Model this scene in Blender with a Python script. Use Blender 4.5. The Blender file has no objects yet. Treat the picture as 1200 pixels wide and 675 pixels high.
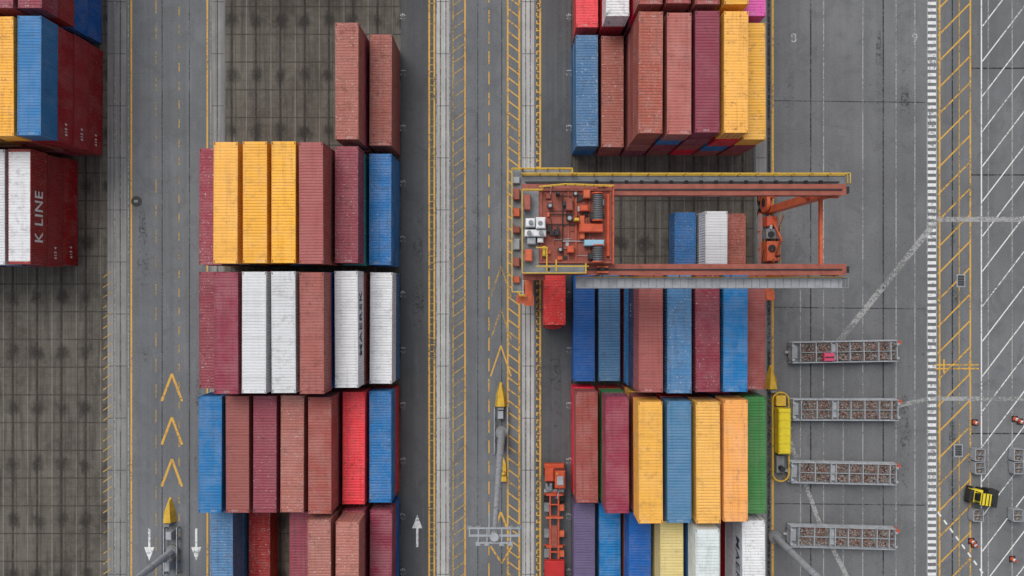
import bpy, math, random
from mathutils import Vector, Matrix
random.seed(7)
R = math.radians
scene = bpy.context.scene
CAMH = 80.0
def P(px, py, z=0.0):
    """survey helper: plan position in metres of a measured point lying at height z"""
    f = (CAMH - z) / CAMH / 10.0
    return ((px - 600) * f, (337.5 - py) * f, z)

# ------------------------------------------------------------------ nodes
class NT:
    def __init__(s, name):
        s.m = bpy.data.materials.new(name); s.m.use_nodes = True
        s.t = s.m.node_tree; s.n = s.t.nodes; s.l = s.t.links
        s.b = s.n['Principled BSDF']; s.out = s.n['Material Output']
    def put(s, inp, v):
        if v is None: return
        if isinstance(v, bpy.types.NodeSocket): s.l.new(v, inp)
        elif isinstance(v, (tuple, list)):
            if inp.type == 'RGBA' and len(v) == 3: v = (*v, 1)
            inp.default_value = v
        else: inp.default_value = v
    def math(s, op, a, b=None, c=None, clamp=False):
        n = s.n.new('ShaderNodeMath'); n.operation = op; n.use_clamp = clamp
        s.put(n.inputs[0], a); s.put(n.inputs[1], b); s.put(n.inputs[2], c); return n.outputs[0]
    def mix(s, f, a, b, mode='MIX'):
        n = s.n.new('ShaderNodeMix'); n.data_type = 'RGBA'; n.blend_type = mode
        s.put(n.inputs[0], f); s.put(n.inputs[6], a); s.put(n.inputs[7], b); return n.outputs[2]
    def coord(s):
        return s.n.new('ShaderNodeTexCoord').outputs['Object']
    def mapping(s, v, sc=(1, 1, 1), loc=(0, 0, 0)):
        n = s.n.new('ShaderNodeMapping'); s.put(n.inputs['Vector'], v); s.put(n.inputs['Scale'], sc); s.put(n.inputs['Location'], loc)
        return n.outputs[0]
    def noise(s, v, scale, detail=4, rough=.55, dist=0):
        n = s.n.new('ShaderNodeTexNoise'); s.put(n.inputs['Vector'], v)
        n.inputs['Scale'].default_value = scale; n.inputs['Detail'].default_value = min(detail, 4)
        n.inputs['Roughness'].default_value = rough; n.inputs['Distortion'].default_value = dist
        return n.outputs['Fac']
    def rng(s, v, a, b, c=0., d=1.):
        n = s.n.new('ShaderNodeMapRange'); n.clamp = True
        s.put(n.inputs[0], v)
        for i, k in zip((1, 2, 3, 4), (a, b, c, d)): s.put(n.inputs[i], k)
        return n.outputs[0]
    def sep(s, v):
        n = s.n.new('ShaderNodeSeparateXYZ'); s.put(n.inputs[0], v); return n.outputs
    def done(s, col, rough=.7, metal=0., bump=None, bd=.02, bs=.5):
        s.put(s.b.inputs['Base Color'], col); s.put(s.b.inputs['Roughness'], rough); s.put(s.b.inputs['Metallic'], metal)
        s.b.inputs['Specular IOR Level'].default_value = .3
        if bump is not None:
            n = s.n.new('ShaderNodeBump'); n.inputs['Strength'].default_value = bs; n.inputs['Distance'].default_value = bd
            s.put(n.inputs['Height'], bump); s.l.new(n.outputs[0], s.b.inputs['Normal'])
        return s.m

def asphalt(name, base, seed=0, streak=.5, spots=.5, light=1.3):
    t = NT(name); c = t.mapping(t.coord(), loc=(seed * 13.1, seed * 7.7, 0))
    d = tuple(x * .52 for x in base); li = tuple(min(1, x * light) for x in base)
    big = t.rng(t.noise(c, .05, 5, .6), .38, .62)
    col = t.mix(big, t.mix(.6, base, d), t.mix(.45, base, li))
    st = t.rng(t.noise(t.mapping(c, (1.1, .018, 1)), 1., 5, .6), .42, .66)
    col = t.mix(t.math('MULTIPLY', st, streak), col, d)
    st2 = t.rng(t.noise(t.mapping(c, (2.3, .03, 1), (40, 3, 0)), 1., 4, .6), .52, .72)
    col = t.mix(t.math('MULTIPLY', st2, streak * .5), col, li)
    bl = t.rng(t.noise(c, .38, 5, .72, .8), .50, .66)
    col = t.mix(t.math('MULTIPLY', bl, .55), col, d)
    sp = t.rng(t.noise(c, 1.9, 3, .6, .3), .655, .72)
    gate = t.rng(t.noise(c, .11, 3, .6), .46, .58)
    col = t.mix(t.math('MULTIPLY', t.math('MULTIPLY', sp, gate), spots), col, (.016, .016, .016))
    du = t.rng(t.noise(t.mapping(c, (.3, .12, 1), (9, 9, 0)), 1., 5, .7), .54, .7)
    col = t.mix(t.math('MULTIPLY', du, .3), col, tuple(min(1, x * 1.6) for x in base))
    gr = t.noise(c, 8., 4, .8)
    col = t.mix(.34, col, t.mix(t.rng(gr, .34, .66), tuple(x * .3 for x in base), tuple(x * 1.7 for x in base)))
    return t.done(col, t.rng(big, 0, 1, .8, .95), 0, gr, .02, .4)

def concrete(name, base, seed=0):
    t = NT(name); c = t.mapping(t.coord(), loc=(seed * 5.3, seed * 3.1, 0)); o = t.sep(t.coord())
    n1 = t.noise(c, .4, 6, .65); col = t.mix(t.rng(n1, .35, .65), tuple(x * .78 for x in base), base)
    st = t.rng(t.noise(t.mapping(c, (4, .04, 1)), 1., 4), .46, .64)
    col = t.mix(t.math('MULTIPLY', st, .6), col, tuple(x * .45 for x in base))
    fy = t.math('FRACT', t.math('DIVIDE', o[1], 6.1)); j = t.rng(t.math('ABSOLUTE', t.math('SUBTRACT', fy, .5)), .004, .012, 1, 0)
    col = t.mix(t.math('MULTIPLY', j, .7), col, (.04, .04, .04))
    g = t.noise(c, 10, 4, .7); col = t.mix(t.math('MULTIPLY', t.rng(g, .48, .7), .35), col, (.08, .075, .07))
    return t.done(col, .9)

def yard_mat():
    t = NT('yard_concrete'); co = t.coord()
    wob = t.noise(co, .9, 3)
    o = t.sep(co)
    n1 = t.noise(co, .13, 5, .6); n2 = t.noise(co, 1.3, 5, .65)
    col = t.mix(t.rng(n1, .38, .62), (.066, .056, .044), (.122, .110, .090))
    col = t.mix(t.math('MULTIPLY', t.rng(n2, .4, .7), .5), col, (.16, .148, .125))
    ax = t.math('ADD', t.math('DIVIDE', o[0], 2.85), t.math('MULTIPLY', wob, .05))
    fx = t.math('FRACT', ax)
    s1 = t.rng(t.math('ABSOLUTE', t.math('SUBTRACT', fx, .5)), .025, .075, 1, 0)
    col = t.mix(t.math('MULTIPLY', s1, t.rng(n2, .3, .6, .4, .95)), col, (.02, .017, .015))
    s1b = t.rng(t.math('ABSOLUTE', t.math('SUBTRACT', t.math('FRACT', t.math('ADD', ax, .38)), .5)), .01, .045, 1, 0)
    col = t.mix(t.math('MULTIPLY', s1b, .45), col, (.26, .245, .22))
    for k, (off, w, f) in enumerate(((.25, .03, .6), (.75, .02, .35))):
        fx2 = t.math('FRACT', t.math('ADD', t.math('DIVIDE', o[0], 1.425), off))
        s2 = t.rng(t.math('ABSOLUTE', t.math('SUBTRACT', fx2, .5)), w * .4, w, 1, 0)
        col = t.mix(t.math('MULTIPLY', s2, f), col, (.022, .019, .017))
    for per, w, f in ((3.25, .035, .85), (1.083, .06, .3)):
        fy = t.math('FRACT', t.math('DIVIDE', t.math('SUBTRACT', o[1], 2.1), per))
        s3 = t.rng(t.math('ABSOLUTE', t.math('SUBTRACT', fy, .5)), w * .4, w, 1, 0)
        col = t.mix(t.math('MULTIPLY', s3, t.rng(n2, .35, .6, f * .25, f)), col, (.028, .024, .02))
    fy2 = t.math('SUBTRACT', t.math('FRACT', t.math('DIVIDE', t.math('SUBTRACT', o[1], 2.1), 6.5)), .5)
    fx3 = t.math('SUBTRACT', fx, .5)
    dd = t.math('SQRT', t.math('ADD', t.math('POWER', t.math('MULTIPLY', fy2, 5.2), 2), t.math('POWER', t.math('MULTIPLY', fx3, 2.6), 2)))
    dd = t.math('ADD', dd, t.math('MULTIPLY', t.math('SUBTRACT', t.noise(t.mapping(co, (1, .6, 1)), .8, 5, .7), .5), 2.4))
    col = t.mix(t.rng(dd, .2, .9, .8, 0), col, (.016, .014, .013))
    st = t.rng(t.noise(t.mapping(co, (1.6, .10, 1)), 1., 5, .6), .48, .64)
    col = t.mix(t.math('MULTIPLY', st, .55), col, (.03, .026, .022))
    g = t.noise(co, 8, 4, .7)
    col = t.mix(t.math('MULTIPLY', t.rng(g, .52, .72), .4), col, (.22, .21, .19))
    return t.done(col, .85)

def paint(name, base, worn=.5, seed=0, op=.95, lo=.12):
    t = NT(name); c = t.mapping(t.coord(), loc=(seed, seed * 2, 0))
    n = t.noise(c, 2.6, 5, .8); m = t.noise(c, .2, 2)
    th = t.rng(m, .35, .65, worn - .09, worn + .09)
    f = t.rng(t.math('SUBTRACT', n, th), -.06, .10, lo, op)
    t.done(base, .7)
    tr = t.n.new('ShaderNodeBsdfTransparent'); mx = t.n.new('ShaderNodeMixShader')
    t.put(mx.inputs[0], f); t.l.new(tr.outputs[0], mx.inputs[1]); t.l.new(t.b.outputs[0], mx.inputs[2])
    t.l.new(mx.outputs[0], t.out.inputs[0]); return t.m

def metal_paint(name, base, dirt=.4, rust=.35, rough=.5, sc=1.):
    t = NT(name); c = t.coord()
    n = t.noise(c, 1.1 * sc, 5, .65)
    col = t.mix(t.math('MULTIPLY', t.rng(n, .4, .7), dirt), base, tuple(x * .45 for x in base))
    if rust > 0:
        r = t.rng(t.noise(c, 3.3 * sc, 5, .7), .56, .66)
        col = t.mix(t.math('MULTIPLY', r, rust), col, (.10, .045, .028))
    return t.done(col, rough)

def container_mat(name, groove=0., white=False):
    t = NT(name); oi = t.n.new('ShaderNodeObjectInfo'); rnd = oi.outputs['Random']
    off = t.n.new('ShaderNodeCombineXYZ')
    t.put(off.inputs[0], t.math('MULTIPLY', rnd, 531.)); t.put(off.inputs[1], t.math('MULTIPLY', rnd, 977.)); t.put(off.inputs[2], t.math('MULTIPLY', rnd, 77.))
    va = t.n.new('ShaderNodeVectorMath'); t.l.new(t.coord(), va.inputs[0]); t.l.new(off.outputs[0], va.inputs[1]); c = va.outputs[0]
    base = (.70, .71, .72, 1) if white else oi.outputs['Color']
    r2 = t.math('FRACT', t.math('MULTIPLY', rnd, 17.31)); r3 = t.math('FRACT', t.math('MULTIPLY', rnd, 41.7)); r4 = t.math('FRACT', t.math('MULTIPLY', rnd, 91.3))
    hsv = t.n.new('ShaderNodeHueSaturation'); t.put(hsv.inputs['Color'], base)
    t.put(hsv.inputs['Value'], t.rng(r2, 0, 1, .9, 1.12)); t.put(hsv.inputs['Saturation'], t.rng(r3, 0, 1, .95, 1.06)); t.put(hsv.inputs['Hue'], t.rng(r4, 0, 1, .493, .507))
    col = hsv.outputs[0]
    dk = t.mix(1., col, (.48, .45, .44), 'MULTIPLY')
    # chalky, sun-faded patches of very uneven size
    fd = t.rng(t.noise(c, .55, 5, .75), .42, .60)
    col = t.mix(t.math('MULTIPLY', fd, t.rng(r3, 0, 1, .2, .95)), col, (.085, .075, .07), 'SCREEN')
    # grime panels across the roof and runs along it
    pn = t.rng(t.noise(t.mapping(c, (.2, 2.2, .25)), 1., 3, .6), .48, .72)
    col = t.mix(t.math('MULTIPLY', pn, .24), col, dk)
    ln = t.rng(t.noise(t.mapping(c, (2.5, .12, .5), (5, 5, 5)), 1., 4, .6), .52, .66)
    col = t.mix(t.math('MULTIPLY', ln, t.rng(r2, 0, 1, .1, .4)), col, dk)
    gm = t.rng(t.noise(c, 1.1, 5, .78), .52, .66)
    col = t.mix(t.math('MULTIPLY', gm, t.rng(r4, 0, 1, .1, .6)), col, dk)
    # rust, heavier on some boxes than on others
    rs = t.rng(t.noise(c, 2.1, 5, .78, .5), t.rng(r2, .5, 1, .63, .565), .66)
    col = t.mix(t.math('MULTIPLY', rs, t.rng(r2, .15, .9, 0., .9)), col, t.mix(.35, (.09, .038, .022), col))
    sp = t.rng(t.noise(c, 5.0, 3, .6), .64, .675)
    col = t.mix(t.math('MULTIPLY', sp, t.rng(r4, .5, .8, 0., .7)), col, (.55, .53, .5))
    if groove: col = t.mix(groove, col, (.03, .027, .025))  # darker tint: grime, plus shade of the corrugation put into the colour
    return t.done(col, t.rng(gm, 0, 1, .5, .75))

M = {}
M['asph'] = asphalt('ground_asphalt', (.160, .163, .168), 0, .38, .9)
M['road'] = asphalt('road_asphalt', (.158, .166, .174), 3, .55, .5)
M['road_dk'] = asphalt('lane_asphalt', (.092, .095, .100), 5, .6, .6, 1.6)
M['conc'] = concrete('runway_concrete', (.50, .495, .475))
M['conc2'] = concrete('edge_concrete', (.28, .28, .27), 4)
M['yard'] = yard_mat()
M['wp'] = paint('white_paint', (.75, .75, .74), .38)
M['wpf'] = paint('faded_white_paint', (.42, .42, .41), .45, 3, .75)
M['wps'] = paint('stencil_white_paint', (.6, .6, .58), .48, 13, .8)
M['yp'] = paint('yellow_paint', (.64, .37, .07), .38, 5)
M['ypf'] = paint('faded_yellow_paint', (.50, .33, .10), .44, 9, .85)
M['tar'] = paint('tar_seal', (.03, .03, .032), .44, 11, .85)
M['oil'] = paint('oil_stain', (.03, .03, .031), .60, 17, .55, 0.)
M['cont'] = container_mat('container_paint')
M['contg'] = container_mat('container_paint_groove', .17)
M['contw'] = container_mat('container_roof_white', 0, True)
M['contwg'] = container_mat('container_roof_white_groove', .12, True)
M['dark'] = metal_paint('dark_steel', (.03, .03, .032), .3, .2)
M['rub'] = metal_paint('rubber', (.018, .018, .018), .2, 0, .85)
M['steel'] = metal_paint('galvanised_steel', (.36, .38, .40), .5, .15)
M['steeld'] = metal_paint('grating_steel', (.22, .235, .245), .5, .3)
M['white'] = metal_paint('white_enamel', (.72, .73, .74), .35, .1)
M['girder'] = metal_paint('girder_red_oxide', (.33, .098, .068), .55, .4)
M['orange'] = metal_paint('crane_orange', (.60, .13, .055), .5, .35)
M['rust'] = metal_paint('machinery_floor_rust', (.31, .085, .06), .65, .55, .7, 1.5)
M['yel'] = metal_paint('safety_yellow', (.66, .42, .05), .35, .3)
M['yel2'] = metal_paint('bright_yellow', (.75, .6, .03), .3, .15)
M['red'] = metal_paint('red_enamel', (.5, .03, .03), .35, .15)
M['redo'] = metal_paint('red_orange_enamel', (.58, .095, .04), .5, .35, .5, 1.6)
M['blue'] = metal_paint('pale_blue_enamel', (.28, .48, .6), .3, .1)
M['pink'] = metal_paint('pink_plastic', (.65, .08, .16), .2, 0)
M['lash'] = metal_paint('rusty_twistlocks', (.20, .15, .125), .5, .5, .7, 2)
M['lash2'] = metal_paint('galvanised_twistlocks', (.36, .34, .32), .5, .4, .7, 2)
M['glass'] = metal_paint('dark_glass', (.02, .03, .035), .1, 0, .12)
M['txtw'] = metal_paint('lettering_white', (.72, .72, .72), .4, 0)
M['txtr'] = metal_paint('stencil_white', (.5, .48, .46), .6, .3)
M['txtb'] = metal_paint('lettering_navy', (.03, .06, .12), .2, 0)

# ------------------------------------------------------------------ mesh builder
class MB:
    def __init__(s, *mats): s.v = []; s.f = []; s.mi = []; s.mats = list(mats)
    def mid(s, m):
        if m not in s.mats: s.mats.append(m)
        return s.mats.index(m)
    def face(s, pts, m):
        i = len(s.v); s.v += [tuple(p) for p in pts]; s.f.append(tuple(range(i, i + len(pts)))); s.mi.append(s.mid(m))
    def box(s, x0, x1, y0, y1, z0, z1, m, cap=True):
        p = [Vector((x, y, z)) for z in (z0, z1) for y in (y0, y1) for x in (x0, x1)]; s.hexa(p, m)
    def hexa(s, p, m):
        i = len(s.v); s.v += [tuple(q) for q in p]; k = s.mid(m)
        for f in ((0, 2, 3, 1), (4, 5, 7, 6), (0, 1, 5, 4), (2, 6, 7, 3), (0, 4, 6, 2), (1, 3, 7, 5)):
            s.f.append(tuple(i + a for a in f)); s.mi.append(k)
    def bbox(s, x0, x1, y0, y1, z0, z1, m, b=.06):
        """box with chamfered top edges"""
        s.box(x0, x1, y0, y1, z0, z1 - b, m)
        p = [Vector((x, y, z1 - b)) for y in (y0, y1) for x in (x0, x1)] + [Vector((x, y, z1)) for y in (y0 + b, y1 - b) for x in (x0 + b, x1 - b)]
        s.hexa(p, m)
    def beam(s, a, b, w, h, m, w2=None, h2=None, up=(0, 0, 1)):
        a = Vector(a); b = Vector(b); d = (b - a).normalized(); u = Vector(up)
        if abs(d.dot(u)) > .98: u = Vector((0, 1, 0))
        x = d.cross(u).normalized(); z = x.cross(d).normalized(); w2 = w if w2 is None else w2; h2 = h if h2 is None else h2
        p = []
        for q, ww, hh in ((a, w, h), (b, w2, h2)):
            for sz in (-1, 1):
                for sx in (-1, 1): p.append(q + x * sx * ww / 2 + z * sz * hh / 2)
        s.hexa(p, m)
    def cyl(s, a, b, r, m, r2=None, n=12):
        a = Vector(a); b = Vector(b); d = (b - a).normalized(); r2 = r if r2 is None else r2
        u = Vector((0, 0, 1)) if abs(d.z) < .95 else Vector((1, 0, 0)); x = d.cross(u).normalized(); y = d.cross(x)
        i = len(s.v); k = s.mid(m)
        for q, rr in ((a, r), (b, r2)):
            for j in range(n): t = 2 * math.pi * j / n; s.v.append(tuple(q + (x * math.cos(t) + y * math.sin(t)) * rr))
        for j in range(n): s.f.append((i + j, i + (j + 1) % n, i + n + (j + 1) % n, i + n + j)); s.mi.append(k)
        s.f.append(tuple(i + j for j in reversed(range(n)))); s.mi.append(k)
        s.f.append(tuple(i + n + j for j in range(n))); s.mi.append(k)
    def rail(s, pts, m, h=1.1, r=.035, step=1.6):
        for a, b in zip(pts[:-1], pts[1:]):
            a = Vector(a); b = Vector(b); L = (b - a).length; n = max(1, int(L / step))
            for k in range(n + 1):
                q = a.lerp(b, k / n); s.cyl(q, q + Vector((0, 0, h)), r, m, n=5)
            for hh in (h, h * .55): s.cyl(a + Vector((0, 0, hh)), b + Vector((0, 0, hh)), r, m, n=5)
    def mesh(s, name):
        me = bpy.data.meshes.new(name); me.from_pydata(s.v, [], s.f)
        for m in s.mats: me.materials.append(M[m])
        me.polygons.foreach_set('material_index', s.mi); me.update(); return me
    def obj(s, name, parent=None, loc=(0, 0, 0), rot=0):
        return mk(name, s.mesh(name), parent, loc, rot)
def mk(name, me, parent=None, loc=(0, 0, 0), rot=0):
    o = bpy.data.objects.new(name, me); scene.collection.objects.link(o); o.location = loc; o.rotation_euler = (0, 0, rot)
    if parent: o.parent = parent
    return o
def empty(name, loc=(0, 0, 0), rot=0):
    o = bpy.data.objects.new(name, None); scene.collection.objects.link(o); o.location = loc; o.rotation_euler = (0, 0, rot); o.empty_display_size = .5
    return o
def text_mesh(s, size, mat, spacing=1.0, bold=0.0):
    cu = bpy.data.curves.new('t', 'FONT'); cu.body = s; cu.size = size; cu.align_x = 'CENTER'; cu.align_y = 'CENTER'; cu.space_character = spacing; cu.offset = bold
    cu.resolution_u = 3
    o = bpy.data.objects.new('t', cu); scene.collection.objects.link(o); bpy.context.view_layer.update()
    me = bpy.data.meshes.new_from_object(o.evaluated_get(bpy.context.evaluated_depsgraph_get()))
    bpy.data.objects.remove(o); me.materials.clear(); me.materials.append(M[mat]); return me

# ------------------------------------------------------------------ ground sheets
def sheet(name, x0, x1, mat, z, y0=-150, y1=150):
    b = MB(mat); b.face([(x0, y0, z), (x1, y0, z), (x1, y1, z), (x0, y1, z)], mat); return b.obj(name)
X = lambda px: (px - 600) / 10.
Y = lambda py: (337.5 - py) / 10.
b = MB('asph'); b.face([(-2500, -2500, 0), (2500, -2500, 0), (2500, 2500, 0), (-2500, 2500, 0)], 'asph'); b.obj('ground')
sheet('road', X(150), X(245), 'road', .004)
sheet('road', X(528), X(611), 'road', .004)
sheet('road', X(470), X(512), 'road_dk', .004)
sheet('road', X(628), X(669), 'road_dk', .004)
sheet('container_yard_pavement', X(-150), X(126), 'yard', .004)
sheet('container_yard_pavement', X(264), X(470), 'yard', .004)
sheet('container_yard_pavement', X(669), X(884), 'yard', .004)
for a, c in ((135, 148), (248, 262), (512, 526), (612, 626), (886, 898)):
    sheet('crane_runway_pavement', X(a), X(c), 'conc' if 500 < c < 700 else 'conc2', .008)
sheet('kerb_pavement', X(126), X(133), 'conc2', .006)

# ------------------------------------------------------------------ markings
ZM = .016
def line(b, x0, y0, x1, y1, w, m, z=ZM):
    a = Vector((X(x0), Y(y0), z)); c = Vector((X(x1), Y(y1), z)); d = (c - a).normalized(); n = Vector((-d.y, d.x, 0)) * w / 20.
    b.face([a - n, c - n, c + n, a + n], m)
yl = MB('yp', 'ypf')
for x, w in ((154, 2.0), (243, 1.8), (503, 2.0), (509, 2.0), (531, 1.5), (545, 1.8), (595, 2.0), (608.5, 2.0), (633, 2.2), (905.5, 2.6), (1101, 2.0), (1124, 1.4), (1137, 1.9)):
    line(yl, x, -900, x, 1600, w, 'yp' if w > 1.5 else 'ypf')
for x, p, l in ((183, 30, 16), (210, 22, 10), (573, 24, 15), (629, 9, 4)):
    y = -300
    while y < 1000: line(yl, x, y, x, y + l, 1.4 if x != 183 else 1.1, 'ypf' if x in (210, 183) else 'yp', ZM + .003); y += p
y = -300
while y < 1000:
    line(yl, 531.8, y + 9, 544.4, y, 1.2, 'ypf', ZM + .004)
    line(yl, 595.8, y, 607.8, y + 9, 1.5, 'yp', ZM + .004)
    y += 13.5
y = -300
while y < 1000: line(yl, 504, y, 508, y, 1.0, 'ypf', ZM + .004); line(yl, 629, y, 633, y, 1.2, 'yp', ZM + .006); y += 8
y = -300
while y < 1000: line(yl, 1099, y + 32, 1136.5, y - 6, 1.7, 'yp', ZM + .004); y += 31
y = 318
while y < 800: line(yl, 121, y + 7, 131, y, 1.2, 'ypf', ZM + .004); y += 12
def chevron(cx, y0, w, h, t, m='yp'):
    line(yl, cx - w, y0 + h, cx, y0, t, m, ZM + .005); line(yl, cx + w, y0 + h, cx, y0, t, m, ZM + .008)
for y0 in (438, 489, 538): chevron(201.5, y0, 12, 32, 2.8, 'yp')
for y0, m in ((312, 'ypf'), (362, 'ypf'), (405, 'yp')): chevron(587, y0, 12, 36, 1.7, m)
chevron(587, 600, 10, 26, 2.2, 'yp')
line(yl, 575, 640, 588, 660, 2, 'yp', ZM + .004); line(yl, 600, 640, 588, 660, 2, 'yp', ZM + .006)
for yy in (427.5, 432): line(yl, 1096, yy, 1147, yy, 1.8, 'yp', ZM + .009)
line(yl, 1106, 421, 1106, 439, 2, 'yp', ZM + .012); line(yl, 1136, 421, 1136, 439, 2, 'yp', ZM + .012)
yl.obj('yellow_road_markings')
wl = MB('wp', 'wpf', 'tar')
y = -300
while y < 1000:
    line(wl, 1087, y, 1097, y, 3.8, 'wp'); y += 7.6
line(wl, 1086.5, -300, 1086.5, 1000, 1.2, 'wpf', ZM + .004); line(wl, 1097.3, -300, 1097.3, 1000, 1., 'wpf', ZM + .004)
for x in (134.5, 150.5, 247, 511.5, 527): line(wl, x, -300, x, 1000, 1.1, 'wpf', ZM)
for x in (965, 1011, 1050, 1072): line(wl, x, -300, x, 1000, 1.3, 'wpf')
for x in (988, 938): line(wl, x, 340, x, 1000, 1.1, 'wpf')
line(wl, 1150, -300, 1150, 1000, 1.5, 'wp')
for x in (1158, 1186): line(wl, x, -300, x, 1000, 1.3, 'wpf')
y = -300
while y < 1000: line(wl, 1151, y + 44, 1215, y - 40, 1.3, 'wps' if 0 else 'wp', ZM + .004); y += 41
for q in ((1300, 257, 1098, 257, 6), (1300, 468, 1090, 467, 5), (912, 478, 960, 612, 5)): line(wl, *q, 'wpf', ZM + .007)
for q in ((1098, 258, 975, 410, 7), (1088, 467, 1046, 477, 5), (960, 612, 1000, 690, 5)): line(wl, *q, 'wpf', ZM + .010)
for i in range(9):
    line(wl, 1099 + i * 7, 600 + i * 9.5, 1102.5 + i * 7, 605 + i * 9.5, 2, 'wp', ZM + .012)
def arrow(cx, cy, up=1):
    line(wl, cx, cy + 17 * up, cx, cy - 6 * up, 2.6, 'wp', ZM + .002)
    a = [(X(cx - 6), Y(cy - 5 * up), ZM + .005), (X(cx + 6), Y(cy - 5 * up), ZM + .005), (X(cx), Y(cy - 21 * up), ZM + .005)]
    wl.face(a if up > 0 else a[::-1], 'wp')
arrow(489, 624, 1); arrow(175, 636, -1); arrow(230, 636, -1)
for x in (1035, 1116, 950): line(wl, x, -300, x, 1000, 1.5, 'tar', ZM - .004)
for x in (141, 255, 516, 522.5, 616, 621.5, 190, 222, 560, 588): line(wl, x, -300, x, 1000, .9, 'tar', ZM - .004)
line(wl, 901, -300, 901, 1000, 3.5, 'tar', ZM - .004)
for yy in (118, 360, 590): line(wl, 906, yy, 1084, yy + 2, 1.0, 'tar', ZM - .001)
for yy in (205, 508, 80): line(wl, 1138, yy, 1300, yy, 1.6, 'tar', ZM - .001)
wl.obj('white_road_markings')
ob = MB('oil')
def blotch(cx, cy, rx, ry, k):
    n = 22; pts = []
    for i in range(n):
        t = -2 * math.pi * i / n; r = random.uniform(.75, 1.1); pts.append((X(cx + rx * r * math.cos(t)), Y(cy + ry * r * math.sin(t)), .0095 + k * .00035))
    ob.face(pts, 'oil')
for k, q in enumerate(((924, 110, 8, 85), (1030, 95, 5, 70), (935, 250, 9, 40), (1060, 140, 6, 60), (1118, 330, 5, 90), (1116, 560, 5, 80), (490, 330, 7, 120), (650, 440, 8, 60), (168, 330, 7, 110), (232, 500, 5, 90), (558, 240, 5, 120), (1060, 520, 7, 60))): blotch(*q, k)
ob.obj('oil_stains')
marks = []
for i in range(-2, 13):
    py = 22 + i * 65 - 2; marks.append((str(49 + 2 * i), 472.5, py)); marks.append((str(49 + 2 * i), 667, py))
marks += [('8', 930, 45), ('9', 1072, 45)]
bay = empty('painted_bay_numbers')
for s, px, py in marks:
    mk('bay_number', text_mesh(s, .85 if px < 900 else 1.5, 'wps', 1.1, .0), bay, (X(px), Y(py), ZM + .004), R(90) if px < 900 else 0)

for px, py in ((1126, 329), (1123, 528)):
    b = MB(); b.box(-.5, .5, -.75, .75, .005, .03, 'steel'); b.box(-.38, .38, -.62, .62, .03, .05, 'dark')
    for i in range(6): b.box(-.36, .36, -.6 + i * .2, -.55 + i * .2, .05, .06, 'steeld')
    b.obj('manhole_cover', None, P(px, py))
b = MB(); b.cyl((0, 0, .005), (0, 0, .05), .62, 'dark', n=20); b.box(-.22, .22, -.15, .15, .05, .12, 'steeld'); b.obj('drain_cover', None, P(160, 236))

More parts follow.
